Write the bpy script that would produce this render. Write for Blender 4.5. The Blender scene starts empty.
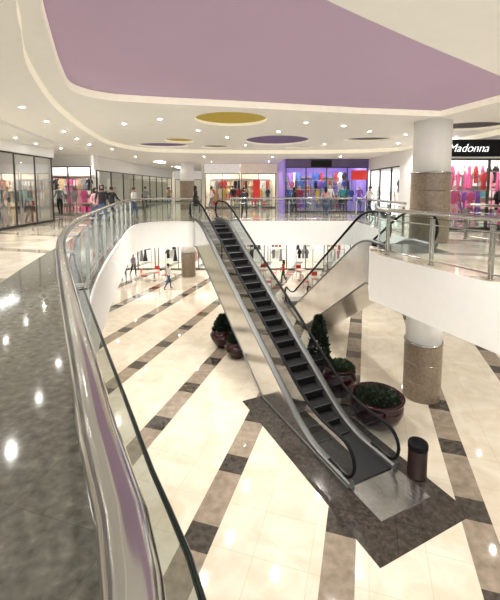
import bpy, bmesh, math, random
from mathutils import Vector, Matrix
random.seed(7)
S=bpy.context.scene
COL=S.collection
S.view_settings.view_transform='Standard'
S.view_settings.look='None'
S.view_settings.exposure=1.0

# ---------------------------------------------------------------- materials
def nodes(m):
    m.use_nodes=True
    return m.node_tree.nodes,m.node_tree.links
def mat(name,col,rough=.5,metal=0.,var=.06,scale=6.,emit=0.,ecol=None,bump=0.,spec=None,coat=0.):
    m=bpy.data.materials.new(name); n,l=nodes(m); b=n['Principled BSDF']
    b.inputs['Roughness'].default_value=rough; b.inputs['Metallic'].default_value=metal
    if spec is not None: b.inputs['Specular IOR Level'].default_value=spec
    if coat: b.inputs['Coat Weight'].default_value=coat; b.inputs['Coat Roughness'].default_value=.05
    tc=n.new('ShaderNodeTexCoord'); nz=n.new('ShaderNodeTexNoise'); nz.inputs['Scale'].default_value=scale; nz.inputs['Detail'].default_value=4
    l.new(tc.outputs['Object'],nz.inputs['Vector'])
    r=n.new('ShaderNodeValToRGB'); r.color_ramp.elements[0].position=.3; r.color_ramp.elements[1].position=.7
    r.color_ramp.elements[0].color=[max(0,c*(1-var)) for c in col[:3]]+[1]
    r.color_ramp.elements[1].color=[min(1,c*(1+var)) for c in col[:3]]+[1]
    l.new(nz.outputs['Fac'],r.inputs['Fac']); l.new(r.outputs['Color'],b.inputs['Base Color'])
    if bump:
        bp=n.new('ShaderNodeBump'); bp.inputs['Strength'].default_value=bump; l.new(nz.outputs['Fac'],bp.inputs['Height']); l.new(bp.outputs['Normal'],b.inputs['Normal'])
    if emit:
        b.inputs['Emission Strength'].default_value=emit
        b.inputs['Emission Color'].default_value=list((ecol or col)[:3])+[1]
    return m
def M(n,l,op,a,b=None,c=None):
    x=n.new('ShaderNodeMath'); x.operation=op
    for i,v in enumerate((a,b,c)):
        if v is None: continue
        if isinstance(v,(int,float)): x.inputs[i].default_value=v
        else: l.new(v,x.inputs[i])
    return x.outputs[0]
def mix(n,l,f,a,b):
    x=n.new('ShaderNodeMix'); x.data_type='RGBA'
    if isinstance(f,(int,float)): x.inputs[0].default_value=f
    else: l.new(f,x.inputs[0])
    for i,v in ((6,a),(7,b)):
        if isinstance(v,tuple): x.inputs[i].default_value=list(v)+[1]
        else: l.new(v,x.inputs[i])
    return x.outputs[2]
def dot(n,l,v,d):
    x=n.new('ShaderNodeVectorMath'); x.operation='DOT_PRODUCT'; l.new(v,x.inputs[0]); x.inputs[1].default_value=d; return x.outputs['Value']
def noise(n,l,v,s,d=6,dist=0.):
    x=n.new('ShaderNodeTexNoise'); x.inputs['Scale'].default_value=s; x.inputs['Detail'].default_value=d; x.inputs['Distortion'].default_value=dist
    l.new(v,x.inputs['Vector']); return x.outputs['Fac']
def ramp(n,l,f,stops):
    r=n.new('ShaderNodeValToRGB'); e=r.color_ramp.elements
    while len(e)<len(stops): e.new(.5)
    for i,(p,c) in enumerate(stops): e[i].position=p; e[i].color=list(c)+[1]
    l.new(f,r.inputs['Fac']); return r.outputs['Color']

def marble_lower():
    m=bpy.data.materials.new('banded_marble_floor'); n,l=nodes(m); b=n['Principled BSDF']
    g=n.new('ShaderNodeNewGeometry').outputs['Position']
    a=dot(n,l,g,(.957,-.29,0)); t=dot(n,l,g,(.29,.957,0))
    sp=2.58
    fr=M(n,l,'FRACT',M(n,l,'DIVIDE',M(n,l,'ADD',a,-2.02+sp*20),sp))
    band=M(n,l,'LESS_THAN',fr,.57/sp)
    kk=M(n,l,'FLOOR',M(n,l,'DIVIDE',M(n,l,'ADD',a,-2.02+sp*20),sp))
    tt=M(n,l,'FRACT',M(n,l,'DIVIDE',M(n,l,'ADD',M(n,l,'ADD',t,40.),M(n,l,'MULTIPLY',kk,.9)),2.0))
    darkt=M(n,l,'LESS_THAN',tt,.29)
    cl=noise(n,l,g,1.3,8,1.0)
    cream=ramp(n,l,cl,[(.25,(.56,.48,.37)),(.5,(.65,.58,.475)),(.75,(.73,.67,.58))])
    brown=ramp(n,l,noise(n,l,g,5,8),[(.3,(.20,.16,.12)),(.7,(.32,.26,.205))])
    dk=ramp(n,l,noise(n,l,g,8,8),[(.3,(.025,.022,.019)),(.7,(.075,.062,.052))])
    bc=mix(n,l,darkt,brown,dk)
    w=M(n,l,'ABSOLUTE',M(n,l,'SUBTRACT',noise(n,l,g,.9,6,2.5),.5)); vein=M(n,l,'MULTIPLY',M(n,l,'LESS_THAN',w,.008),.1)
    cream=mix(n,l,vein,cream,(.55,.42,.28))
    j1=M(n,l,'LESS_THAN',M(n,l,'FRACT',M(n,l,'DIVIDE',M(n,l,'ADD',t,40.),1.0)),.014)
    j2=M(n,l,'LESS_THAN',M(n,l,'FRACT',M(n,l,'DIVIDE',M(n,l,'ADD',a,-2.02+sp*20-.57),1.005)),.014)
    j=M(n,l,'MULTIPLY',M(n,l,'MAXIMUM',j1,j2),.4)
    cream=mix(n,l,j,cream,(.40,.32,.22))
    l.new(mix(n,l,band,cream,bc),b.inputs['Base Color'])
    b.inputs['Roughness'].default_value=.04
    b.inputs['Specular IOR Level'].default_value=.7
    return m
def tile_floor(name,stops,scale,tile,rough,grout=(.2,.17,.14),band=None,jf=.55,gw=.014,spec=.6,dist=.8):
    m=bpy.data.materials.new(name); n,l=nodes(m); b=n['Principled BSDF']
    g=n.new('ShaderNodeNewGeometry').outputs['Position']
    c=ramp(n,l,noise(n,l,g,scale,12,dist),stops)
    a=dot(n,l,g,(.957,-.29,0)); t=dot(n,l,g,(.29,.957,0))
    j=M(n,l,'MAXIMUM',M(n,l,'LESS_THAN',M(n,l,'FRACT',M(n,l,'DIVIDE',M(n,l,'ADD',a,60.),tile)),gw),M(n,l,'LESS_THAN',M(n,l,'FRACT',M(n,l,'DIVIDE',M(n,l,'ADD',t,60.),tile)),gw))
    c=mix(n,l,M(n,l,'MULTIPLY',j,jf),c,grout)
    if band:
        f=M(n,l,'LESS_THAN',M(n,l,'FRACT',M(n,l,'DIVIDE',M(n,l,'ADD',t,60.),band)),.14)
        c=mix(n,l,M(n,l,'MULTIPLY',f,.7),c,(.22,.17,.12))
    l.new(c,b.inputs['Base Color']); b.inputs['Roughness'].default_value=rough; b.inputs['Specular IOR Level'].default_value=spec
    return m
def glass_mat(name,tint=(.9,.95,.93),fac=.03,k=.45):
    m=bpy.data.materials.new(name); n,l=nodes(m); n.clear()
    o=n.new('ShaderNodeOutputMaterial'); tr=n.new('ShaderNodeBsdfTransparent'); gl=n.new('ShaderNodeBsdfGlossy'); mx=n.new('ShaderNodeMixShader'); fr=n.new('ShaderNodeLayerWeight')
    tr.inputs[0].default_value=list(tint)+[1]; gl.inputs['Roughness'].default_value=.02; fr.inputs['Blend'].default_value=.25
    nz=n.new('ShaderNodeTexNoise'); nz.inputs['Scale'].default_value=2.
    f=M(n,l,'ADD',M(n,l,'MULTIPLY',fr.outputs['Fresnel'],k),M(n,l,'MULTIPLY',nz.outputs['Fac'],fac))
    l.new(f,mx.inputs[0]); l.new(tr.outputs[0],mx.inputs[1]); l.new(gl.outputs[0],mx.inputs[2]); l.new(mx.outputs[0],o.inputs[0])
    return m
MT={}
MT['lower']=marble_lower()
MT['upper']=tile_floor('cream_marble_tiles',[(.3,(.46,.40,.31)),(.55,(.60,.54,.45)),(.75,(.70,.65,.57))],1.4,.9,.06,band=2.7)
MT['grey']=tile_floor('grey_marble_border',[(.30,(.085,.083,.068)),(.45,(.135,.13,.108)),(.58,(.175,.168,.14)),(.74,(.26,.245,.21))],15.,.62,.085,(.05,.05,.04),jf=.4,gw=.008,dist=.25)
MT['mat']=tile_floor('dark_granite_inlay',[(.3,(.024,.020,.017)),(.5,(.042,.034,.029)),(.75,(.082,.067,.056))],9.,1.35,.12,(.012,.012,.012),spec=.4)
MT['white']=mat('white_plaster',(.87,.865,.85),.5,var=.015)
MT['ceil']=mat('warm_white_ceiling_paint',(.90,.89,.86),.6,var=.015)
MT['cove']=mat('cream_glow_cove_edge',(.90,.84,.70),.5,emit=.15,ecol=(1,.92,.75))  # faint warm emission painted into the ceiling edges in place of cove lighting
MT['lav']=mat('lavender_ceiling_paint',(.53,.40,.58),.6,var=.015,scale=1)
MT['lavd']=mat('violet_recess_paint',(.13,.08,.24),.6)
MT['yel']=mat('yellow_recess_paint',(.54,.40,.03),.6)
MT['darkslot']=mat('dark_slot',(.03,.02,.03),.5)
MT['steel']=mat('brushed_steel',(.50,.49,.48),.24,1.,var=.12,scale=20)
MT['deckm']=mat('dark_brushed_deck_metal',(.15,.15,.148),.5,.7,var=.1,scale=20)
MT['steelp']=mat('polished_steel_tube',(.56,.56,.56),.11,1.,var=.06,scale=5)
MT['clad']=mat('satin_steel_cladding',(.70,.70,.695),.15,.95,var=.04,scale=3)
MT['mirror']=mat('brushed_silver_cladding',(.62,.61,.60),.20,.92,var=.12,scale=1.2)
MT['blackrub']=mat('black_rubber',(.006,.006,.007),.6,spec=.12)
MT['step']=mat('dark_ribbed_step_metal',(.011,.011,.012),.5,0.,spec=.25)
MT['nose']=mat('lighter_step_nosing',(.07,.07,.078),.4,.3)  # nosing strip, slightly lighter than the rest of the step
MT['stone']=mat('brown_stone_cladding',(.22,.17,.12),.28,var=.2,scale=12)
MT['glass']=glass_mat('clear_glass')
MT['gglass']=glass_mat('green_tinted_glass',(.84,.91,.88),.03,.4)
MT['dglass']=glass_mat('clear_balustrade_glass',(.70,.73,.73),.03,.3)
MT['gedge']=mat('dark_glass_edge',(.01,.022,.018),.15)
MT['pot']=mat('maroon_glazed_ceramic',(.025,.003,.007),.08,var=.4)
MT['potd']=mat('charcoal_glazed_ceramic',(.02,.015,.017),.12,var=.3)
MT['soil']=mat('dark_soil',(.03,.02,.014),.9)
MT['leaf']=mat('dark_green_leaf',(.018,.029,.013),.5,var=.6,scale=3)
MT['leaf2']=mat('deep_green_leaf',(.010,.020,.009),.5,var=.5,scale=3)
MT['bin']=mat('dark_brown_bin_metal',(.020,.007,.006),.3,.1)
MT['lamp']=mat('lamp_lens',(1,.96,.88),.4,emit=70.,ecol=(1,.97,.9))
MT['panel']=mat('shop_light_diffuser',(1,1,1),.4,emit=7.,ecol=(1,.97,.93))
MT['shopwhite']=mat('shop_white_glow',(.80,.78,.75),.5,emit=.12,ecol=(1,.97,.93))  # white walls and headers glow a little, standing in for bright shop lighting
MT['shopcream']=mat('shop_cream_glow',(.70,.62,.48),.5,emit=.1,ecol=(1,.88,.7))  # warm shop light put into the surface as weak emission
MT['shoppurple']=mat('shop_violet_glow_wall',(.28,.19,.55),.5,emit=.14,ecol=(.45,.3,.95))  # violet shop lighting painted as wall colour plus a weak violet glow
MT['viohead']=mat('violet_fascia',(.12,.09,.22),.5,var=.15,scale=1)
MT['shopgrey']=mat('shop_grey_wall',(.36,.34,.32),.5)
MT['black']=mat('black_sign_panel',(.006,.006,.007),.4,spec=.2)
MT['frame']=mat('dark_mullion',(.06,.055,.05),.35,.6)
MT['letters']=mat('white_lit_letters',(1,1,1),.4,emit=1.)
MT['red']=mat('red_laminate',(.55,.03,.02),.35)
MT['redlit']=mat('red_lit_sign',(.45,.02,.015),.4,emit=.15,ecol=(1,.05,.03))
MT['shelf']=mat('pale_shelf',(.55,.50,.43),.4)
MT['mann']=mat('mannequin_plastic',(.65,.52,.42),.35)
CL={}
for k,c in dict(pink=(.70,.11,.30),rose=(.80,.42,.47),white=(.82,.80,.77),black=(.02,.02,.025),red=(.45,.03,.03),blue=(.06,.12,.4),teal=(.05,.3,.32),violet=(.3,.12,.5),tan=(.5,.35,.2),yellow=(.7,.5,.1),grey=(.25,.25,.27),denim=(.08,.12,.22)).items():
    CL[k]=mat(k+'_cloth',c,.8,var=.15,scale=25)
SKIN=mat('skin',(.40,.24,.16),.5); HAIR=mat('black_hair',(.015,.01,.008),.4)

# ---------------------------------------------------------------- helpers
def meta(o,label=None,cat=None,kind=None,group=None):
    if label: o['label']=label
    if cat: o['category']=cat
    if kind: o['kind']=kind
    if group: o['group']=group
    return o
def obj(name,me,parent=None,loc=None,rz=0):
    o=bpy.data.objects.new(name,me); COL.objects.link(o)
    if parent: o.parent=parent
    if loc is not None: o.location=loc
    if rz: o.rotation_euler[2]=rz
    return o
def empty(name,loc,rz=0):
    o=bpy.data.objects.new(name,None); o.empty_display_size=.2; COL.objects.link(o); o.location=loc; o.rotation_euler[2]=rz; return o
def mesh(name,V,F,ms,smooth=False):
    me=bpy.data.meshes.new(name); me.from_pydata([tuple(v) for v in V],[],F); 
    for m in (ms if isinstance(ms,list) else [ms]): me.materials.append(m)
    if smooth:
        for p in me.polygons: p.use_smooth=True
    me.update(); return me
def boxmesh(name,boxes,m,bev=0.):
    V=[];F=[]
    for (cx,cy,cz,sx,sy,sz) in boxes:
        b=len(V)
        for dz in(-1,1):
            for dx,dy in((-1,-1),(1,-1),(1,1),(-1,1)): V.append((cx+dx*sx/2,cy+dy*sy/2,cz+dz*sz/2))
        F+=[(b,b+3,b+2,b+1),(b+4,b+5,b+6,b+7)]+[(b+i,b+(i+1)%4,b+4+(i+1)%4,b+4+i) for i in range(4)]
    me=mesh(name,V,F,m)
    if bev:
        bm=bmesh.new(); bm.from_mesh(me); bmesh.ops.bevel(bm,geom=bm.edges[:],offset=bev,segments=2,affect='EDGES',profile=.5); bm.to_mesh(me); bm.free()
    return me
def lathe(name,prof,m,seg=32,smooth=True):
    V=[];F=[]
    for r,z in prof:
        for i in range(seg):
            a=2*math.pi*i/seg; V.append((r*math.cos(a),r*math.sin(a),z))
    for j in range(len(prof)-1):
        for i in range(seg):
            F.append((j*seg+i,j*seg+(i+1)%seg,(j+1)*seg+(i+1)%seg,(j+1)*seg+i))
    F.append(tuple(range(seg-1,-1,-1))); F.append(tuple((len(prof)-1)*seg+i for i in range(seg)))
    return mesh(name,V,F,m,smooth)
def tube(name,pts,r,m,seg=10,flat=1.):
    pts=[Vector(p) for p in pts]; V=[];F=[]
    n=len(pts)
    for i,p in enumerate(pts):
        t=(pts[min(i+1,n-1)]-pts[max(i-1,0)]).normalized()
        up=Vector((0,0,1))
        side=t.cross(up)
        if side.length<.2: side=Vector((1,0,0)) if abs(t.x)<.5 else Vector((0,1,0))
        side.normalize(); u=side.cross(t).normalized()
        for k in range(seg):
            a=2*math.pi*k/seg; V.append(p+side*r*math.cos(a)+u*r*flat*math.sin(a))
    for i in range(n-1):
        for k in range(seg): F.append((i*seg+k,i*seg+(k+1)%seg,(i+1)*seg+(k+1)%seg,(i+1)*seg+k))
    F.append(tuple(range(seg))); F.append(tuple((n-1)*seg+k for k in range(seg-1,-1,-1)))
    return mesh(name,V,F,m,True)
def catmull(P,res=8,closed=False):
    P=[Vector(p) for p in P]; out=[]; n=len(P)
    rng=range(n if closed else n-1)
    for i in rng:
        if closed: a,b,c,d=P[i-1],P[i],P[(i+1)%n],P[(i+2)%n]
        else: a,b,c,d=P[max(i-1,0)],P[i],P[i+1],P[min(i+2,n-1)]
        for k in range(res):
            t=k/res
            out.append(.5*((2*b)+(-a+c)*t+(2*a-5*b+4*c-d)*t*t+(-a+3*b-3*c+d)*t**3))
    if not closed: out.append(P[-1])
    return out
def offset(P,d):
    out=[]; n=len(P)
    for i,p in enumerate(P):
        t=(P[min(i+1,n-1)]-P[max(i-1,0)]).normalized(); out.append(Vector((p.x+t.y*d,p.y-t.x*d)))
    return out
def flat(name,loops,z0,z1,mt,ms=None,mb=None):
    cu=bpy.data.curves.new('tmp','CURVE'); cu.dimensions='2D'; cu.fill_mode='BOTH'; cu.extrude=(z1-z0)/2
    for L in loops:
        s=cu.splines.new('POLY'); s.points.add(len(L)-1)
        for i,p in enumerate(L): s.points[i].co=(p[0],p[1],0,1)
        s.use_cyclic_u=True
    t=bpy.data.objects.new('tmp',cu); COL.objects.link(t)
    dg=bpy.context.evaluated_depsgraph_get(); me=bpy.data.meshes.new_from_object(t.evaluated_get(dg))
    bpy.data.objects.remove(t); bpy.data.curves.remove(cu)
    me.name=name; me.materials.clear()
    for m in (mt,ms or mt,mb or mt): me.materials.append(m)
    for p in me.polygons:
        p.use_smooth=False
        p.material_index=0 if p.normal.z>.5 else (2 if p.normal.z<-.5 else 1)
    o=obj(name,me,loc=(0,0,(z0+z1)/2)); return o
def circ(x,y,rx,ry=None,n=40):
    ry=ry or rx; return [(x+rx*math.cos(2*math.pi*i/n),y+ry*math.sin(2*math.pi*i/n)) for i in range(n)]
def wall(name,x0,y0,x1,y1,z0,z1,m,th=.12):
    L=math.hypot(x1-x0,y1-y0); a=math.atan2(y1-y0,x1-x0)
    o=obj(name,boxmesh(name,[(L/2,0,(z1-z0)/2,L,th,z1-z0)],m),loc=(x0,y0,z0),rz=a); meta(o,kind='structure'); return o

# ---------------------------------------------------------------- shell
LOW=-5.0; TH=1.2; CH=3.6
ANG=25.8
OX,OY=3.52,6.70
cA,sA=math.cos(math.radians(ANG)),math.sin(math.radians(ANG))
def L2W(p,s): return (OX+cA*p-sA*s,OY+sA*p+cA*s)
o=flat('floor',[[(-14,-5),(18,-5),(18,46),(-14,46)]],LOW-.2,LOW,MT['lower']); meta(o,kind='structure')
E1=catmull([(.35,-3.2),(.18,-1.2),(.03,-.1),(-.07,.2),(-.178,.512),(-.328,.781),(-.498,1.10),(-.80,1.66),(-1.325,2.65),(-1.96,3.92),(-2.59,5.5),(-3.19,7.46),(-3.72,9.5),(-4.38,12.3),(-4.9,14.5),(-5.2,16.3),(-4.95,17.5),(-4.2,18.1),(-2.75,18.25)],6)
EO=offset(E1,.22)
hole=[(p.x,p.y) for p in EO]+[L2W(-.80,12.62),L2W(.80,12.62),(-1.0,18.6),(5.1,18.6),(5.1,10.82),(4.97,10.80),(3.36,10.56),(3.02,9.42),(4.23,6.3),(5.38,3.4),(6.5,.6),(8,-3.2)]
o=flat('floor_upper',[[(-14,-5),(18,-5),(18,46),(-14,46)],hole],-TH,0,MT['upper'],MT['white'],MT['ceil']); meta(o,kind='structure')
A=offset(E1,.20); B=offset(E1,-1.35)
i1=len(A)-10
strip=[(p.x,p.y) for p in A[:i1]]+[(p.x,p.y) for p in reversed(B[:i1])]
o=flat('trim_1',[strip],0.001,.008,MT['grey']); meta(o,kind='structure')
o=obj('trim_2',tube('trim_2',[(p.x,p.y,.0) for p in offset(E1,.225)],.03,MT['white'],6)); meta(o,kind='structure')
# ceilings
lv=catmull([(2.3,5.36),(.73,4.13),(-.4,3.1),(-1.5,2.9),(-2.15,4.1),(-2.67,5.3),(-3.3,6.9),(-3.62,8.0),(-3.3,8.7),(-2.5,9.05),(0,9.65),(3,10.4)],6)
lavl=[(p.x,p.y) for p in lv]+[(5.3,10.8),(5.75,8.95),(6.2,7.95),(4.45,6.95)]
main=catmull([(-1.6,-1),(-2.0,3.0),(-2.5,4.3),(-3.4,6.07),(-4.54,9.3),(-5.5,13.5),(-5.9,17),(-4.8,19.6),(-1,20.4),(5,20.2),(8,18),(8.5,13),(9,6),(9,-1)],6)
main=[(p.x,p.y) for p in main]
recs=[(-.55,11.3,1.05,1.15,'yel'),(1.15,16.4,1.35,1.7,'lavd'),(-3.0,16.4,.62,.8,'yel'),(-4.1,18.2,1.2,1.0,'lavd'),(-1.7,18.9,.7,.7,'darkslot'),
 (4.9,16.0,1.0,.7,'darkslot'),(7.1,12.6,1.1,.9,'darkslot'),(2.6,19.2,.9,.45,'darkslot')]
big=[(-14.2,-1.5),(18,-1.5),(18,46),(-14.2,46)]
inner=main+[(9,-1.5),(-1.6,-1.5)]
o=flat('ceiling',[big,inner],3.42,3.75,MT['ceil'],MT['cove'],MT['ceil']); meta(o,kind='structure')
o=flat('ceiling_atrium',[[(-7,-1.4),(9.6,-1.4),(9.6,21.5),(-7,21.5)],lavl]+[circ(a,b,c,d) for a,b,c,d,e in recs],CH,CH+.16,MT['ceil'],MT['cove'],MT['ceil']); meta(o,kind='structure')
o=flat('ceiling_lavender',[[(-5,1),(8,1),(8,11.5),(-5,11.5)]],CH+.17,CH+.3,MT['lav']); meta(o,kind='structure')
for a,b,c,d,e in recs:
    o=flat('ceiling_recess',[circ(a,b,c,d)],CH+.08,CH+.165,MT[e]); meta(o,kind='structure')
for k,(d1,d2) in enumerate(((2.6,2.7),(4.6,4.72))):
    a=offset(E1,-d1)[12:-14]; b=offset(E1,-d2)[12:-14]
    o=flat('trim_%d'%(4+k),[[(p.x,p.y) for p in a]+[(p.x,p.y) for p in reversed(b)]],3.34,3.419,MT['white']); meta(o,kind='structure')
wall('wall_left_lower',-12,-5,-12,30,LOW,-TH,MT['shopcream'])
wall('wall_right_lower',12,30,12,-5,LOW,-TH,MT['white'])
wall('wall_left',-13.2,-4,-13.2,45,0,3.42,MT['shopgrey'])
wall('wall_right',15.5,20,15.5,-4,0,3.42,MT['white'])
wall('wall_far',-14,44,8,44,0,3.42,MT['shopcream'])
wall('wall_back_lower',-12,33.5,12,33.5,LOW,-TH,MT['shopwhite'])

# ---------------------------------------------------------------- columns
def column(x,y,zones,r,label):
    e=empty('column',(x,y,zones[0][0])); meta(e,label,'column')
    for z0,z1,kind in zones:
        h=z1-z0; rr=r+(.03 if kind=='stone' else 0)
        if kind=='stone':
            prof=[]; nn=max(2,int(h/.5))
            for i in range(nn):
                a=h*i/nn; b=h*(i+1)/nn
                prof+=[(rr-.012,a),(rr,a+.012),(rr,b-.012),(rr-.012,b)]
            c=obj('stone_cladding',lathe('stone_cladding',prof,MT['stone'],40,False),e)
        elif kind=='ring':
            c=obj('steel_ring',lathe('steel_ring',[(r+.02,0),(r+.05,.01),(r+.05,h-.01),(r+.02,h)],MT['steel'],40),e)
        else:
            c=obj('shaft',lathe('shaft',[(rr,0),(rr,h*.5),(rr,h)],MT['white'],40),e)
        c.location=(0,0,z0-zones[0][0])
zl=[(LOW+.001,-3.2,'stone'),(-3.2,-3.14,'ring'),(-3.14,-TH-.001,'shaft')]
zu=[(.01,2.05,'stone'),(2.05,2.1,'ring'),(2.1,CH-.001,'shaft')]
column(5.49,11.62,zl,.53,'round white column with brown stone cladding on lower floor')
column(5.49,11.62,zu,.53,'round white column with brown stone cladding beside railing')
zu2=[(.01,2.05,'stone'),(2.05,2.1,'ring'),(2.1,3.419,'shaft')]
column(-4.6,28,zl,.5,'round column with brown stone cladding near lower shops')
column(-4.6,28,zu2,.5,'round column with brown stone cladding near far shops')

# ---------------------------------------------------------------- railing
def resample(P,step):
    P=[Vector((p[0],p[1])) for p in P]; out=[P[0]]; acc=0
    for a,b in zip(P[:-1],P[1:]):
        L=(b-a).length; 
        while acc+L>=step:
            t=(step-acc)/L; a=a+(b-a)*t; out.append(a.copy()); L=(b-a).length; acc=0
        acc+=L
    if (out[-1]-P[-1]).length>step*.35: out.append(P[-1])
    else: out[-1]=P[-1]
    return out
def railing(P,label,step=1.5,side=.11,r=.045,z=0.,first=0):
    P=[Vector((p[0],p[1])) for p in P]
    base=P[0]; e=empty('railing',(base.x,base.y,z)); meta(e,label,'railing',group='atrium railings')
    rel=lambda q,h:(q.x-base.x,q.y-base.y,h)
    fine=resample(P,.12) 
    obj('handrail',tube('handrail',[rel(p,1.1) for p in fine],r,MT['steelp'],16),e)
    G=offset(fine,side)
    obj('lower_rail',tube('lower_rail',[rel(p,.10) for p in G],.018,MT['steel'],8),e)
    obj('middle_rail',tube('middle_rail',[rel(p,.86) for p in offset(fine,side*.6)],.014,MT['steel'],8),e)
    n=max(1,round(step/.12)); idx=list(range(0,len(fine),n))
    if first: idx=[0]+list(range(first,len(fine),n))
    if len(fine)-1-idx[-1]<n*.5 and len(idx)>1: idx[-1]=len(fine)-1
    else: idx.append(len(fine)-1)
    pm=boxmesh('post',[(-.03,0,.5,.012,.06,.98),(.03,0,.5,.012,.06,.98),(0,0,.01,.11,.10,.02),(0,0,.3,.05,.03,.04),(0,0,.9,.05,.03,.04),(0,side*.5,1.02,.02,abs(side),.02)],MT['steel'])
    for i in idx:
        g=G[i]; t=(fine[min(i+1,len(fine)-1)]-fine[max(i-1,0)]).normalized()
        po=obj('post',pm,e,rel(g,0))
        po.rotation_euler[2]=math.atan2(t.y,t.x)
    for a,b in zip(idx[:-1],idx[1:]):
        seg=G[a:b+1]
        if len(seg)<2: continue
        V=[];F=[]
        for p in seg:
            V+=[rel(p,.14),rel(p,.985)]
        for k in range(len(seg)-1):
            F+=[(2*k,2*k+2,2*k+3,2*k+1)]
        me=mesh('glass_panel',V,F,MT['gglass']); obj('glass_panel',me,e)
    obj('glass_cap',tube('glass_cap',[rel(p,.99) for p in G],.0065,MT['gedge'],6),e)
cut=[p for p in E1 if p.y>-.3]
railing(cut,'long curved steel handrail with glass panels along walkway',1.5,r=.042,first=24)
railing([(-.95,18.65),(1,18.72),(5.05,18.72)],'straight steel and glass railing on far gallery edge',1.4,side=.06)
railing([(5.2,18.4),(5.2,12.7)],'steel and glass railing along side gallery edge',1.5,side=.06)
railing([(3.48,10.35),(3.16,9.42),(4.36,6.33),(5.50,3.43),(6.62,.7)],'steel and glass railing on white-fascia gallery',1.35,side=-.06)
railing([(6.9,12.0),(7.6,9.9),(9.6,8.2)],'steel railing around second stairwell',1.2,side=.06)

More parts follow.
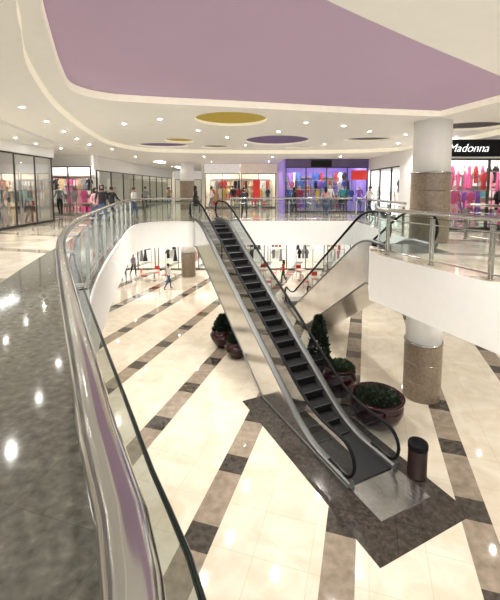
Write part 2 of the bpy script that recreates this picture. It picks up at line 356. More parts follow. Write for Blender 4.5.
# ---------------------------------------------------------------- escalators
RUN0=3.2; SL=.5774; RUN1=RUN0+5/SL
def zs(s):
    w=.7
    def sp(x): return 0 if x<-w else (x if x>w else (x+w)**2/(4*w))
    return (sp(s-RUN0)-sp(s-RUN1))*SL
def escalator(x,y,rz,label,cm):
    e=empty('escalator',(x,y,LOW),rz); meta(e,label,'escalator',group='atrium escalators')
    ss=[1.55+i*(13.35-1.55)/90 for i in range(91)]
    zb=lambda s:max(0.0,min(3.85,(s-5.6)*SL))
    for sg in(-1,1):
        V=[];F=[]
        sc=[s for s in ss if s<=12.62]
        for s in sc:
            V+=[(sg*.74,s,zb(s)+.002),(sg*.74,s,zs(s)+.14)]
        for k in range(len(sc)-1):
            q=(2*k,2*k+2,2*k+3,2*k+1); F.append(q if sg>0 else q[::-1])
        obj('side_cladding',mesh('side_cladding',V,F,cm),e)
        V=[];F=[]
        for s in sc: V+=[(sg*.742,s,zb(s)+.002),(sg*.76,s,zb(s)+.01),(sg*.76,s,zb(s)+.05),(sg*.742,s,zb(s)+.06)]
        for k in range(len(sc)-1):
            for j in range(3): F.append((4*k+j,4*k+4+j,4*k+5+j,4*k+j+1))
        obj('edge_moulding',mesh('edge_moulding',V,F,MT['deckm']),e)
        V=[];F=[]
        for s in ss:
            z=zs(s)
            V+=[(sg*.755,s,z+.09),(sg*.755,s,z+.14),(sg*.72,s,z+.16),(sg*.62,s,z+.16),(sg*.575,s,z+.12),(sg*.562,s,z-.12)]
        m=6
        for k in range(len(ss)-1):
            for j in range(m-1):
                q=(m*k+j,m*k+m+j,m*k+m+j+1,m*k+j+1); F.append(q)
        F.append(tuple(range(m))); F.append(tuple(m*(len(ss)-1)+j for j in range(m)))
        obj('deck',mesh('deck',V,F,MT['deckm']),e)
        V=[];F=[]; g=[1.5+i*(13.4-1.5)/110 for i in range(111)]
        for s in g:
            t=zs(s)+.95; b=zs(s)+.16
            if s<1.9: q=math.sqrt(max(0,.4**2-(1.9-s)**2)); t=.55+q; b=max(.16,.55-q)
            if s>13.0: q=math.sqrt(max(0,.4**2-(s-13.0)**2)); t=5.55+q; b=max(5.16,5.55-q)
            V+=[(sg*.66,s,b),(sg*.66,s,t)]
        for k in range(len(g)-1): F.append((2*k,2*k+2,2*k+3,2*k+1))
        obj('balustrade_glass',mesh('balustrade_glass',V,F,MT['dglass']),e)
        P=[]
        for i in range(13):
            a=-math.pi/2-math.pi*i/12; P.append((sg*.66,1.9+.42*math.cos(a),.55+.42*math.sin(a)))
        P=[(sg*.66,2.35,.16)]+P
        for i in range(1,80):
            s=1.9+(13-1.9)*i/80; P.append((sg*.66,s,zs(s)+.97))
        for i in range(13):
            a=math.pi/2-math.pi*i/12; P.append((sg*.66,13.0+.42*math.cos(a),5.55+.42*math.sin(a)))
        P.append((sg*.66,12.6,5.15))
        V=[];F=[];seg=10;n=len(P)
        PV=[Vector(p) for p in P]
        for i,p in enumerate(PV):
            t=(PV[min(i+1,n-1)]-PV[max(i-1,0)]).normalized(); sd=Vector((1,0,0)); u=sd.cross(t).normalized()
            for k in range(seg):
                a=2*math.pi*k/seg; V.append(p+sd*.046*math.cos(a)+u*.034*math.sin(a))
        for i in range(n-1):
            for k in range(seg): F.append((i*seg+k,i*seg+(k+1)%seg,(i+1)*seg+(k+1)%seg,(i+1)*seg+k))
        obj('handrail',mesh('handrail',V,F,MT['blackrub'],True),e)
    V=[];F=[];sc=[5.6+i*(12.62-5.6)/20 for i in range(21)]
    for s in sc: V+=[(-.74,s,zb(s)),(.74,s,zb(s))]
    for k in range(20): F.append((2*k,2*k+1,2*k+3,2*k+2))
    obj('underside',mesh('underside',V,F,cm),e)
    V=[];F=[]
    pr=[(0,0),(-.012,-.02),(0,-.05),(.02,-.11),(.035,-.17),(.05,-.235),(.4,-.235),(.4,0)]
    for sg in(-.555,.555):
        for a,b in pr: V.append((sg,a,b))
    n=len(pr)
    for i in range(n): F.append((i,(i+1)%n,n+(i+1)%n,n+i))
    F.append(tuple(range(n-1,-1,-1))); F.append(tuple(range(n,2*n)))
    for i in range(26):
        x=-.545+i*.0425; b=len(V)
        for xx,yy,zz in((x,.03,0),(x+.018,.03,0),(x+.018,.4,0),(x,.4,0),(x,.03,.012),(x+.018,.03,.012),(x+.018,.4,.012),(x,.4,.012)): V.append((xx,yy,zz))
        F+=[(b+4,b+5,b+6,b+7),(b,b+1,b+5,b+4),(b+1,b+2,b+6,b+5),(b+3,b,b+4,b+7)]
    sm=mesh('step',V,F,[MT['step'],MT['nose']])
    sm.polygons[0].material_index=1
    k=0
    while 2.25+.4*k<12.6:
        s=2.25+.4*k; z=zs(s+.2)-.012
        obj('step',sm,e,(0,s,z)); k+=1
    obj('floor_plate',boxmesh('floor_plate',[(0,1.44,.012,1.4,1.62,.02)]+[(-.6+i*.1,1.2,.024,.02,1.0,.004) for i in range(13)],MT['steel']),e)
    obj('comb',boxmesh('comb',[(0,2.2,.02,1.1,.12,.02)]+[(-.53+i*.053,2.3,.016,.012,.12,.012) for i in range(21)],MT['steel']),e)
    obj('floor_plate',boxmesh('floor_plate',[(0,13.3,5.02,1.35,1.5,.02)],MT['steel']),e)
    obj('truss_base',boxmesh('truss_base',[(0,3.6,.03,1.45,4.0,.04)],MT['step']),e)
    return e
escalator(OX,OY,math.radians(ANG),'tall escalator with black steps, handrails and satin steel cladding',MT['clad'])
escalator(2.5,23.15,math.radians(187.6),'escalator with brushed silver side and black handrails near column',MT['mirror'])
o=flat('trim_6',[[L2W(-1.40,-.05),L2W(1.12,-.05),L2W(1.12,5.75),L2W(-1.40,5.75)]],LOW+.001,LOW+.006,MT['mat']); meta(o,kind='structure')

# ---------------------------------------------------------------- planters / bin
def leaves(name,n,fn,size,m,up=.4):
    V=[];F=[]
    for i in range(n):
        p,nr=fn(); p=Vector(p); nr=Vector(nr).normalized()
        d=(nr+Vector((random.uniform(-.7,.7),random.uniform(-.7,.7),random.uniform(-.2,up+.4)))).normalized()
        sd=d.cross(Vector((random.random(),random.random(),random.random()))).normalized()
        L=size*random.uniform(.6,1.3); w=L*.28; b=len(V); nn=d.cross(sd)
        V+=[p,p+d*L*.5+sd*w,p+d*L+nn*L*-.12,p+d*L*.5-sd*w]; F.append((b,b+1,b+2,b+3))
    return mesh(name,V,F,m)
def dome(R,H,z):
    def f():
        a=random.uniform(0,2*math.pi); q=math.sqrt(random.random()); r=R*q
        return (r*math.cos(a),r*math.sin(a),z+H*math.sqrt(max(0,1-q*q))*random.uniform(.3,1)),(math.cos(a)*q,math.sin(a)*q,.8)
    return f
def cone(R,H,z):
    def f():
        a=random.uniform(0,2*math.pi); t=random.random(); r=R*(1-t)**.7*random.uniform(.6,1)+.03
        return (r*math.cos(a),r*math.sin(a),z+H*t),(math.cos(a),math.sin(a),.5)
    return f
def planter(x,y,R,H,kind,label,pm,lf,ph):
    e=empty('potted_plant',(x,y,LOW+.001)); meta(e,label,'plant',group='atrium potted plants')
    if kind=='bowl': pr=[(.55*R,0),(.62*R,.04*H),(.85*R,.25*H),(.98*R,.55*H),(.97*R,.8*H),(.93*R,.88*H),(1.0*R,.92*H),(1.02*R,.97*H),(.98*R,H),(.88*R,.98*H),(.86*R,.86*H)]
    else: pr=[(.5*R,0),(.55*R,.05*H),(.7*R,.2*H),(.95*R,.5*H),(1.0*R,.68*H),(.85*R,.84*H),(.75*R,.88*H),(.86*R,.93*H),(.88*R,.98*H),(.82*R,H),(.72*R,.98*H),(.7*R,.86*H)]
    obj('pot',lathe('pot',pr,pm,40),e)
    so=obj('soil',lathe('soil',[(.84*R if kind=='bowl' else .69*R,0),(.5*R,.03),(.05,.05)],MT['soil'],24),e,(0,0,.86*H))
    if ph[0]=='dome':
        obj('foliage',leaves('foliage',1400,dome(R*.8,ph[1],.86*H),.11,lf),e)
    elif ph[0]=='cone':
        obj('trunk',tube('trunk',[(0,0,.8*H),(.02,0,H+.3),(0,.01,H+ph[1]*.6)],.035,MT['soil'],8),e)
        obj('foliage',leaves('foliage',1500,cone(R*.68,ph[1],.9*H),.15,lf),e)
planter(3.60,10.25,.74,.8,'bowl','wide maroon glazed bowl planter filled with dark foliage',MT['pot'],MT['leaf'],('dome',.13))
planter(2.87,11.7,.56,.95,'urn','round maroon urn with low green plant',MT['pot'],MT['leaf'],('dome',.22))
planter(2.38,12.75,.5,.75,'urn','dark pot with tall conical bush beside escalator',MT['potd'],MT['leaf2'],('cone',1.5))
planter(-1.12,15.45,.56,.75,'urn','maroon pot with leafy plant beneath escalator',MT['pot'],MT['leaf2'],('cone',.6))
planter(-.50,14.4,.5,.7,'urn','small maroon pot with plant beneath escalator',MT['pot'],MT['leaf2'],('dome',.3))
e=empty('litter_bin',(3.86,8.2,LOW+.001)); meta(e,'dark brown cylindrical litter bin with black top beside escalator','bin')
obj('body',lathe('body',[(.2,0),(.215,.02),(.215,.05),(.21,.06),(.21,.66),(.205,.68)],MT['bin'],32),e)
obj('lid',lathe('lid',[(.205,.68),(.22,.69),(.22,.80),(.21,.82),(.14,.82),(.13,.76),(.05,.75)],MT['blackrub'],32),e)

# ---------------------------------------------------------------- downlights
ring_me=lathe('ceiling_downlight',[(.06,.0),(.08,-.012),(.09,-.008),(.095,.0)],MT['white'],20)
lens_me=lathe('lens',[(.052,-.004),(.03,-.012),(.005,-.014)],MT['lamp'],16)
def downlight(x,y,z,g,label='small round recessed ceiling downlight'):
    r=obj('ceiling_downlight',ring_me,loc=(x,y,z)); meta(r,label,'lamp',group=g)
    obj('lens',lens_me,r)
def spot(x,y,z,p,size=130,col=(1,.962,.89),r=.04,blend=.8):
    d=bpy.data.lights.new('downlight_lamp','SPOT'); d.energy=p; d.spot_size=math.radians(size); d.spot_blend=blend; d.color=col; d.shadow_soft_size=r
    o=bpy.data.objects.new('downlight_lamp',d); COL.objects.link(o); o.location=(x,y,z-.05)
    meta(o,'recessed ceiling downlight bulb','lamp',group='downlight bulbs')
def inpoly(x,y,P):
    c=False; n=len(P)
    for i in range(n):
        x1,y1=P[i][:2]; x2,y2=P[i-1][:2]
        if (y1>y)!=(y2>y) and x<(x2-x1)*(y-y1)/(y2-y1)+x1: c=not c
    return c
LC=3.42
k=0
for off in(1.5,3.6,5.8):
    pts=resample(offset(E1,-off),1.9)
    for p in pts:
        if p.y<3.5 or p.y>18.5: continue
        z=CH if inpoly(p.x,p.y,inner) else LC
        if abs(p.x)>12.5 or inpoly(p.x,p.y,lavl): continue
        downlight(p.x,p.y,z,'gallery downlights'); k+=1
        if off!=3.6: spot(p.x,p.y,z,95)
for (x,y) in [(-2.6,11.2),(-1.8,13.4),(1.0,13.6),(3.0,12.4),(1.7,11.8),(4.2,13.6),(-3.9,12.0),(-.9,15.2),(3.4,17.6),(-.2,18.0),(5.8,14.4),(6.6,17.2),(7.0,9.6),(6.9,6.9),(5.6,5.9),(4.1,4.6),(8.0,8.0),(3.2,3.4)]:
    z=CH if inpoly(x,y,inner) else LC
    downlight(x,y,z,'atrium downlights')
    if inpoly(x,y,hole) or x<0: spot(x,y,z,310,125)
    elif x>5: spot(x,y,z,120)
for x in range(-11,15,4):
    for y in (22.5,27.,33):
        if y>23 and x>1: continue
        downlight(x+.3,y,LC,'far gallery downlights')
        if x<10: spot(x+.3,y,LC,110)
for (x,y) in [(-7,5),(-8,10),(-8,16),(-6,21),(-9,25),(-3,21),(0,24),(3,21),(6,24),(-5,26),(2,28),(-1,29),(8,6),(7,10),(9,14),(6,3),(8,19),(-9,29)]:
    downlight(x,y,-TH,'under gallery downlights'); spot(x,y,-TH,165)

# ---------------------------------------------------------------- shops
def facade(x0,y0,x1,y1,z0,z1,head,label,bays,hm=None,door=None,fm=None,fw=.06):
    L=math.hypot(x1-x0,y1-y0); a=math.atan2(y1-y0,x1-x0)
    e=empty('shopfront',(x0,y0,z0),a); meta(e,label,'shopfront')
    H=z1-z0
    obj('header',boxmesh('header',[(L/2,0,H-head/2,L,.25,head-.004)],hm or MT['white']),e)
    fr=[(L/2,0,.06,L,.08,.1),(L/2,0,H-head-.03,L,.08,.06)]
    for i in range(bays+1): fr.append((min(max(L*i/bays,.04),L-.04),0,(H-head)/2+.02,fw,fw+.02,H-head-.06))
    obj('window_frame',boxmesh('window_frame',fr,fm or MT['frame']),e)
    for i in range(bays):
        if door is not None and i==door: continue
        w=L/bays; o=obj('glass_pane',mesh('glass_pane',[(w*i+.05,0,.12),(w*(i+1)-.05,0,.12),(w*(i+1)-.05,0,H-head-.06),(w*i+.05,0,H-head-.06)],[(0,1,2,3)],MT['glass']),e)
    return e
def lightpanel(x,y,z,sx,sy):
    o=obj('ceiling_light_panel',boxmesh('ceiling_light_panel',[(0,0,-.03,sx,sy,.05)],MT['panel']),loc=(x,y,z)); meta(o,'flat bright rectangular shop ceiling light','lamp',group='shop light panels')
def garment_mesh(m,kind=0):
    out=[(-.1,0),(-.12,-.02),(-.3,-.12),(-.36,-.35),(-.27,-.37),(-.2,-.2),(-.2,-.75 if kind==0 else -.6),(.2,-.75 if kind==0 else -.6),(.2,-.2),(.27,-.37),(.36,-.35),(.3,-.12),(.12,-.02),(.1,0),(0,-.05)]
    if kind==1: out=[(-.08,0),(-.14,-.05),(-.13,-.3),(-.3,-1.0),(.3,-1.0),(.13,-.3),(.14,-.05),(.08,0),(0,-.08)]
    out=[(a*.62,b) for a,b in out]
    V=[(a,-.03,b) for a,b in out]+[(a,.03,b) for a,b in out]; n=len(out)
    F=[tuple(range(n)),tuple(range(2*n-1,n-1,-1))]+[(i,n+i,n+(i+1)%n,(i+1)%n) for i in range(n)]
    return mesh('garment',V,F,m)
GM={k:[garment_mesh(v,0),garment_mesh(v,1)] for k,v in CL.items()}
def rack(x,y,z,a,L,cols,h=1.5,grp='hanging clothes on shop racks'):
    e=empty('clothes_rack',(x,y,z),a); meta(e,'steel clothes rack with hanging garments','clothes rack',group='shop clothes racks')
    obj('frame',boxmesh('frame',[(L/2,0,h,L,.03,.03),(.02,0,h/2,.03,.03,h),(L-.02,0,h/2,.03,.03,h),(.02,0,.02,.04,.5,.03),(L-.02,0,.02,.04,.5,.03)],MT['steel']),e)
    n=int((L-.3)/.3)
    ca,sa=math.cos(a),math.sin(a)
    for i in range(n):
        q=.27+i*.3; c=random.choice(cols)
        g=obj('garment',GM[c][random.random()<.35],loc=(x+ca*q,y+sa*q,z+h-.02),rz=a+random.uniform(.3,.8))
        meta(g,c+' garment hanging on steel rack','clothing',group=grp)
def shelf(x,y,z,a,L,H,cols,rows=4,label='wall shelving stocked with folded clothes'):
    e=empty('display_shelf',(x,y,z),a); meta(e,label,'shelf',group='shop display shelves')
    bx=[(L/2,.18,H/2,L,.02,H)]
    for r in range(rows+1): bx.append((L/2,0,.05+(H-.1)*r/rows,L,.36,.03))
    bx+=[(.015,0,H/2,.03,.36,H),(L-.015,0,H/2,.03,.36,H)]
    obj('carcass',boxmesh('carcass',bx,MT['shelf']),e)
    ca,sa=math.cos(a),math.sin(a)
    n=int(L/.42)
    for r in range(rows):
        z0=.065+(H-.1)*r/rows
        for i in range(n):
            c=random.choice(cols); hh=(H/rows)*random.uniform(.35,.75)
            q=.24+i*.42
            g=obj('folded_clothes',boxmesh('folded_clothes',[(0,0,hh*(j+.5)/4,.3-.01*(j%2),.24,hh/4-.008) for j in range(4)],CL[c]),loc=(x+ca*q+sa*.02,y+sa*q-ca*.02,z+z0+.002),rz=a)
            meta(g,'stack of folded '+c+' clothes on shelf','clothing',group='folded stock on shop shelves')
def room(x0,x1,y0,y1,z0,z1,wm,nm):
    wall('wall_%s_back'%nm,x0,y1,x1,y1,z0,z1,wm)
    wall('wall_%s_left'%nm,x0,y0,x0,y1,z0,z1,wm,.08)
    wall('wall_%s_right'%nm,x1,y0,x1,y1,z0,z1,wm,.08)
ZC=3.419
def text(s,parent,loc,size,m,shear=0.,name='lettering',rz=0,ext=.01,sx=1.):
    c=bpy.data.curves.new(name,'FONT'); c.body=s; c.size=size; c.extrude=ext; c.shear=shear; c.align_x='LEFT'; c.align_y='CENTER'; c.offset=-.009; c.space_character=1.0
    t=bpy.data.objects.new('tmp',c); COL.objects.link(t); dg=bpy.context.evaluated_depsgraph_get(); me=bpy.data.meshes.new_from_object(t.evaluated_get(dg)); bpy.data.objects.remove(t)
    for v in me.vertices: v.co.x*=sx
    me.materials.clear(); me.materials.append(m)
    o=obj(name,me,parent,loc); o.rotation_euler=(math.pi/2,0,rz); return o
# right lingerie shop with black sign
room(7.45,15.3,14.6,19.0,0.001,ZC,MT['shopwhite'],'boutique')
facade(7.5,14.5,15.2,14.5,.001,ZC,.70,'white shopfront with wide glass and black sign band',5,door=1)
sg=empty('shop_sign',(7.28,14.34,2.78)); meta(sg,'black shop sign with white script lettering','sign')
obj('sign_panel',boxmesh('sign_panel',[(2.8,0,.31,5.6,.05,.62)],MT['black'],.008),sg)
text('Madonna',sg,(.05,-.04,.30),.43,MT['letters'],.35,sx=.96)
for i in range(3): rack(7.75+i*2.0,15.4,.001,0,1.8,['pink','rose','white','pink','violet','black','red'])
for i in range(3): rack(7.75+i*2.0,16.4,.001,0,1.8,['pink','rose','white','pink','red'],h=2.3)
for i in range(3): rack(7.75+i*2.0,17.5,.001,0,1.8,['pink','rose','black','pink','red'],h=2.6)
for i in range(3): shelf(7.7+i*2.2,18.75,.001,0,2.1,2.3,['pink','rose','white','violet','teal'])
lightpanel(9.5,16,ZC,2.5,.6); lightpanel(12.5,16,ZC,2.5,.6); lightpanel(10,17.8,ZC,4,.5)
# side shop
facade(7.62,24.2,7.44,14.75,.001,ZC,.7,'pale shopfront with clothes display behind glass',5,door=2)
wall('wall_side_shop',11.2,24.4,11.2,19.1,.001,ZC,MT['shopcream'])
for i in range(4): rack(8.3,19.7+i*1.1,.001,0,1.7,['white','tan','black','pink','grey'],h=1.5+.3*(i%3))
lightpanel(9.4,21.5,ZC,1.5,2.5)
# violet shop
room(2.2,7.55,24.5,29.4,.001,ZC,MT['shoppurple'],'violet')
facade(2.25,24.4,7.5,24.4,.001,ZC,.5,'violet lit fashion shopfront with black sign',4,MT['viohead'],door=1)
s2=obj('shop_sign',boxmesh('shop_sign',[(0,0,0,1.3,.06,.42)],MT['black'],.01),loc=(4.5,24.2,3.12)); meta(s2,'small black shop sign above violet shop entrance','sign')
s3=obj('shop_sign',boxmesh('shop_sign',[(0,0,0,1.0,.06,.6)],MT['redlit'],.01),loc=(6.9,24.2,2.4)); meta(s3,'red lit sign panel beside violet shop','sign')
for i in range(3): rack(2.6+i*1.65,25.4,.001,0,1.4,['blue','red','white','violet','black','teal','yellow'])
for i in range(3): rack(2.6+i*1.65,26.3,.001,0,1.4,['blue','pink','white','violet','black'],h=2.1)
for i in range(3): rack(2.6+i*1.65,27.4,.001,0,1.4,['blue','black','white','violet','red'],h=2.7)
for i in range(2): shelf(2.5+i*2.5,29.1,.001,0,2.3,2.4,['blue','white','violet','red','denim'])
lightpanel(3.6,26.4,ZC,1.8,1.2); lightpanel(6.2,26.4,ZC,1.8,1.2)
# centre shops
room(-3.6,2.1,30.2,34.,.001,ZC,MT['shopcream'],'centre')
facade(-3.55,30,-.8,30,.001,ZC,.7,'bright cream shopfront with glass door',2,MT['shopwhite'],door=1)
facade(-.7,30,2.05,30,.001,ZC,.7,'bright shopfront with red signboard',2,MT['shopcream'],door=0)
s4=obj('shop_sign',boxmesh('shop_sign',[(0,0,0,.55,.08,1.6)],MT['redlit'],.01),loc=(.5,29.7,1.4)); meta(s4,'tall red lit sign panel beside shopfront','sign')
for i in range(3): rack(-3.3+i*1.8,31.2,.001,0,1.5,['white','red','black','tan','yellow'])
for i in range(3): rack(-3.3+i*1.8,32.2,.001,0,1.5,['white','red','black','tan','grey'],h=2.2)
for i in range(2): shelf(-3.4+i*2.7,33.7,.001,0,2.5,2.4,['white','tan','red','yellow'])
lightpanel(-2,32,ZC,2.2,.7); lightpanel(.9,32,ZC,1.8,.7)
# corridor sides
wall('wall_corridor_right',-3.78,42.9,-3.78,30.3,.001,ZC,MT['white'])
facade(-8.8,42.9,-8.8,21.9,.001,ZC,.8,'row of dark shopfronts along far corridor',9,MT['white'])
for i in range(7):
    shelf(-9.4,42-i*2.4,.001,-math.pi/2,2.0,2.2,['tan','red','white','yellow','grey','black'],3)
for y in (26,31,36,41): lightpanel(-10,y,ZC,1.0,2.0)
for y in (27,34,40): lightpanel(-6.3,y,ZC,.4,1.2)
facade(-8.5,43.2,-4,43.2,.001,ZC,.9,'distant glowing shopfront at corridor end',3,MT['shopwhite'])
# left bright shop facing
wall('wall_bright_shop_back',-13.0,24.6,-9.7,24.6,.001,ZC,MT['shopwhite'])
facade(-12.9,21.6,-8.95,21.6,.001,ZC,.6,'white shopfront with bright glass display',3,MT['white'],door=2,fm=MT['steel'])
for i in range(2): rack(-12.4+i*1.7,22.6,.001,0,1.4,['pink','white','rose','grey','black'])
for i in range(2): rack(-12.4+i*1.7,23.4,.001,0,1.4,['black','white','tan','grey'],h=2.2)
shelf(-12.9,24.2,.001,0,3.0,2.4,['white','rose','tan','pink'])
lightpanel(-11,23,ZC,2.6,1.0)
# left long glass shop
wall('wall_left_shop_end',-13.1,18.3,-9.55,18.3,.001,ZC,MT['shopgrey'])
facade(-9.4,18.2,-9.4,6.5,.001,ZC,.40,'long glass shopfront with garments on display',8,MT['white'],door=4,fw=.035)
for i in range(5): rack(-10.2,17.6-i*2.1,.001,-math.pi/2,2.0,['teal','white','grey','black','tan','blue','tan'])
for i in range(5): rack(-11.0,17.6-i*2.1,.001,-math.pi/2,2.0,['black','white','grey','tan','teal'],h=1.9)
for i in range(5): rack(-11.9,17.4-i*2.1,.001,-math.pi/2,2.0,['teal','white','grey','tan','rose','black'],h=2.6)
for i in range(4): shelf(-12.85,15.5-i*2.6,.001,math.pi/2,2.4,2.4,['white','teal','grey','tan','black'])
for y in (8.5,12,15.8): lightpanel(-10.6,y,ZC,.8,2.2)
# lower shops
zt=-TH-.001
lo=LOW+.001
for i,(x0,x1,m) in enumerate([(-11.9,-7.6,'shopwhite'),(-7.4,-2.5,'shopcream'),(-2.3,1.2,'shopwhite'),(1.4,6.0,'shopcream'),(6.2,11.8,'shopwhite')]):
    facade(x0,30.2,x1,30.2,lo,zt,.8,'lower floor shopfront with bright glazed display',3,MT[m],door=1)
    for j in range(2): rack(x0+.3+j*(x1-x0-.3)/2,31.3,lo,0,1.4,['tan','white','black','grey','rose'])
    for j in range(2): rack(x0+.3+j*(x1-x0-.3)/2,32.3,lo,0,1.6,['tan','white','black','red','grey'],h=2.3)
    lightpanel((x0+x1)/2,31.8,zt,2.8,1.2)
facade(-11.7,29.8,-11.7,14,lo,zt,.8,'lower side shopfront with lit windows',6,MT['shopwhite'],door=2)
s5=obj('shop_sign',boxmesh('shop_sign',[(0,0,0,2.2,.08,.5)],MT['redlit'],.01),loc=(-5,30.0,-1.7)); meta(s5,'red lit fascia sign over lower shop','sign')
s6=obj('shop_sign',boxmesh('shop_sign',[(0,0,0,2.6,.08,.5)],MT['redlit'],.01),loc=(3.6,30.0,-1.7)); meta(s6,'long red lit fascia sign over lower cafe','sign')

# cafe chairs and tables
seat=boxmesh('seat',[(0,0,.45,.4,.4,.03)],MT['red'],.01); back=boxmesh('backrest',[(0,.19,.72,.38,.025,.36)],MT['red'],.01); leg=boxmesh('leg',[(0,0,.22,.025,.025,.44)],MT['steel'])
def chair(x,y,a):
    e=empty('cafe_chair',(x,y,lo),a); meta(e,'red cafe chair with steel legs','chair',group='red cafe chairs')
    obj('seat',seat,e); obj('backrest',back,e)
    for dx in(-.17,.17):
        for dy in(-.17,.17): obj('leg',leg,e,(dx,dy,0))
for x,y in [(.5,24.5),(1.0,27.2),(3.6,26.8),(4.4,24.6),(-6.8,26.5)]:
    e=empty('cafe_table',(x,y,lo)); meta(e,'round pale cafe table with steel pedestal','table',group='cafe tables')
    obj('table_top',lathe('table_top',[(.38,.71),(.4,.72),(.4,.74),(.38,.75)],MT['shelf'],24),e)
    obj('pedestal',lathe('pedestal',[(.22,0),(.2,.02),(.03,.04),(.03,.7),(.1,.71)],MT['steel'],16),e)
    chair(x-.72,y,math.pi/2); chair(x+.72,y,-math.pi/2); chair(x,y+.72,0)

# ---------------------------------------------------------------- people
def person(x,y,z,rz,top,bottom,label,walk=.0,arm=.2,hairlong=False,skirt=False,h=1.68,skin=None,name='person',cat='person',group=None):
    k=h/1.68; V=[];E=[];R=[]
    def v(p,r,par=None):
        V.append(Vector(p)*k); R.append(r*k)
        if par is not None: E.append((par,len(V)-1))
        return len(V)-1
    pel=v((0,0,.92),.135); wa=v((0,0,1.08),.115,pel); ch=v((0,-.01,1.26),.145,wa); sh=v((0,0,1.38),.10,ch); nk=v((0,-.005,1.46),.05,sh)
    h1=v((0,-.01,1.53),.07,nk); h2=v((0,-.01,1.60),.082,h1); h3=v((0,0,1.655),.05,h2)
    v((0,-.098,1.565),.014,h2)
    for sd in(-1,1):
        w=walk*sd
        hip=v((sd*.09,0,.86),.092,pel); kn=v((sd*.10,-.22*w-.02,.48),.058,hip); an=v((sd*.10,-.30*w+.06*abs(w)+(.12 if w<0 else 0),.09),.038,kn)
        a=V[an]/k; v((a.x,a.y-.14,.03),.032,an)
        so=v((sd*.17,0,1.38),.055,sh); el=v((sd*.24,.10*w*1.5+.02,1.12),.042,so)
        wr=v((sd*.25,(.22*w*1.5)-arm*.5,.88+arm*.4),.027,el)
        q=V[wr]/k; pa=v((q.x,q.y-.03,q.z-.07),.03,wr)
        for f in range(4):
            fl=(.06,.07,.068,.052)[f]
            f1=v((q.x+(f-1.5)*.004*sd,q.y-.03+(f-1.5)*.021,q.z-.12),.0095,pa); v((q.x-.008*sd,q.y-.035+(f-1.5)*.021,q.z-.12-fl),.008,f1)
        t1=v((q.x-.01*sd,q.y-.075,q.z-.08),.010,pa); v((q.x-.015*sd,q.y-.09,q.z-.12),.008,t1)
    me=bpy.data.meshes.new(name); me.from_pydata(V,E,[]); t=bpy.data.objects.new('tmp',me); COL.objects.link(t)
    md=t.modifiers.new('s','SKIN'); md.use_smooth_shade=True
    sv=me.skin_vertices[0].data
    for i,r in enumerate(R): sv[i].radius=(r,r)
    sv[ch].radius=(.165*k,.11*k); sv[pel].radius=(.145*k,.11*k); sv[wa].radius=(.125*k,.095*k); sv[0].use_root=True
    t.modifiers.new('u','SUBSURF').levels=1
    dg=bpy.context.evaluated_depsgraph_get(); out=bpy.data.meshes.new_from_object(t.evaluated_get(dg)); bpy.data.objects.remove(t)
    out.materials.clear()
    for m in (skin or SKIN,top,bottom,MT['blackrub'],HAIR): out.materials.append(m)
    for p in out.polygons:
        c=p.center/k; p.use_smooth=True
        far=abs(c.x)>.165
        if c.z>1.43: i=0
        elif far: i=1 if c.z>1.0 else 0
        elif c.z>.95: i=1
        elif c.z>.09: i=2
        else: i=3
        p.material_index=i
    o=obj(name,out,loc=(x,y,z),rz=rz); meta(o,label,cat,group=group)
    if name=='mannequin':
        if skirt: obj('skirt',lathe('skirt',[(.24*k,.5*k),(.2*k,.75*k),(.155*k,.98*k)],bottom,20),o)
        return o
    hp=[(.088,-.02),(.098,.03),(.085,.09),(.05,.125),(.01,.135)]
    if hairlong: hp=[(.06,-.26),(.09,-.18),(.098,-.06)]+hp[1:]
    hm=lathe('hair',[(a*k,b*k) for a,b in hp],HAIR,16); ho=obj('hair',hm,o,(0,.028*k,1.57*k))
    if skirt:
        obj('skirt',lathe('skirt',[(.24*k,.5*k),(.2*k,.75*k),(.155*k,.98*k)],bottom,20),o)
    for sd in(-1,1):
        obj('eye',lathe('eye',[(.004,-.006),(.011,0),(.004,.006)],MT['blackrub'],8),o,(sd*.032*k,-.083*k,1.6*k))
    return o
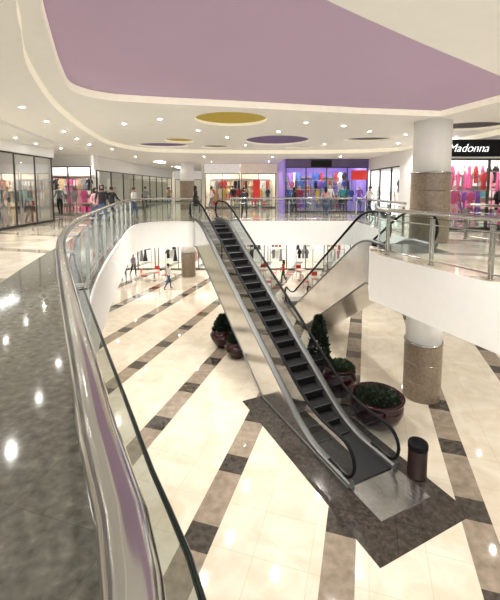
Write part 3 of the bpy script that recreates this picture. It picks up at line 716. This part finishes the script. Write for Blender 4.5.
PP=[(-5.95,15.3,0,.4,'black','denim','person in black top leaning near curved railing',.3,.5,True,False),
(-6.45,15.9,0,.9,'rose','denim','person in rose top standing near curved railing',.3,.4,True,False),
(-6.6,18.2,0,2.8,'black','black','person in black clothes walking on gallery',.8,.2,False,False),
(-5.9,19.4,0,1.2,'white','denim','person in white shirt standing by railing',.2,.4,False,False),
(-.3,19.9,0,.2,'black','black','person in black clothes standing beside escalator head',.5,.3,True,False),
(-7.4,27,0,2.6,'grey','black','person in grey walking in corridor',.8,.2,False,False),
(-6.6,31,0,.3,'tan','denim','person in tan jacket walking in corridor',.7,.2,False,False),
(-3.2,22.5,0,1.5,'black','black','person in black top walking past shops',.8,.1,True,True),
(-2.6,25.5,0,-1.3,'white','grey','person in white top strolling past shops',.6,.2,False,False),
(-1.2,27,0,.5,'black','denim','person in black jacket outside shop',.2,.5,False,False),
(2.6,22.2,0,1.7,'black','black','person in black near violet shop entrance',.5,.3,True,False),
(4.3,21.6,0,2.9,'rose','denim','person in rose top looking at violet shop',.3,.3,True,True),
(6.6,21,0,-1.2,'white','black','person in white top beside column',.7,.2,False,False),
(-11.0,19.9,0,.6,'white','tan','person in white shirt near bright shop',.3,.3,False,False),
(-8.9,26.4,lo,.5,'black','denim','person in black top on lower floor',.6,.2,True,False),
(-8.7,27.9,lo,.9,'grey','black','person in grey top on lower floor',.6,.3,False,False),
(-5.3,24.3,lo,2.2,'white','denim','person in white shirt on lower floor',.7,.2,False,False),
(2.3,25.8,lo,-1.9,'red','black','person in red top near cafe tables',.3,.4,True,False)]
for (x,y,z,rz,a,b,lab,w,ar,hl,sk) in PP:
    person(x,y,z+.008,rz,CL[a],CL[b],lab,w,ar,hl,sk,random.uniform(1.6,1.74))
for (x,y,rz,a,b,sk) in [(8.0,14.95,0,'pink','rose',False),(10.0,14.95,.2,'black','pink',True),(10.9,14.95,-.2,'rose','white',False),
 (2.55,24.8,0,'blue','black',False),(3.2,24.85,.3,'red','violet',True),(5.2,24.8,0,'white','denim',False),(6.0,24.8,-.2,'teal','black',True),(7.1,24.8,0,'violet','blue',True),
 (7.92,19.4,-1.57,'tan','black',True),(7.95,23.5,-1.57,'white','grey',False),
 (-12.3,22.0,.2,'rose','white',True),(-11.0,22.0,0,'grey','black',False),
 (-9.8,16.9,1.57,'teal','black',True),(-9.8,15.6,1.57,'black','tan',False),(-9.8,14.4,1.57,'white','grey',True)]:
    person(x,y,.01,rz,CL[a],CL[b],'shop mannequin dressed in %s and %s'%(a,b),.1,.3,False,sk,1.75,MT['mann'],'mannequin','mannequin','shop window mannequins')

# ---------------------------------------------------------------- world, camera
w=bpy.data.worlds.new('World'); S.world=w; w.use_nodes=True
w.node_tree.nodes['Background'].inputs[0].default_value=(1,.99,.97,1); w.node_tree.nodes['Background'].inputs[1].default_value=1.1
cd=bpy.data.cameras.new('Camera'); cam=bpy.data.objects.new('Camera',cd); COL.objects.link(cam)
cd.sensor_width=36; cd.lens=22.8; cd.shift_y=-.1273; cd.clip_start=.02; cd.clip_end=200
cam.location=(0,0,1.65); cam.rotation_euler=(math.radians(90-5.5),0,0)
S.camera=cam
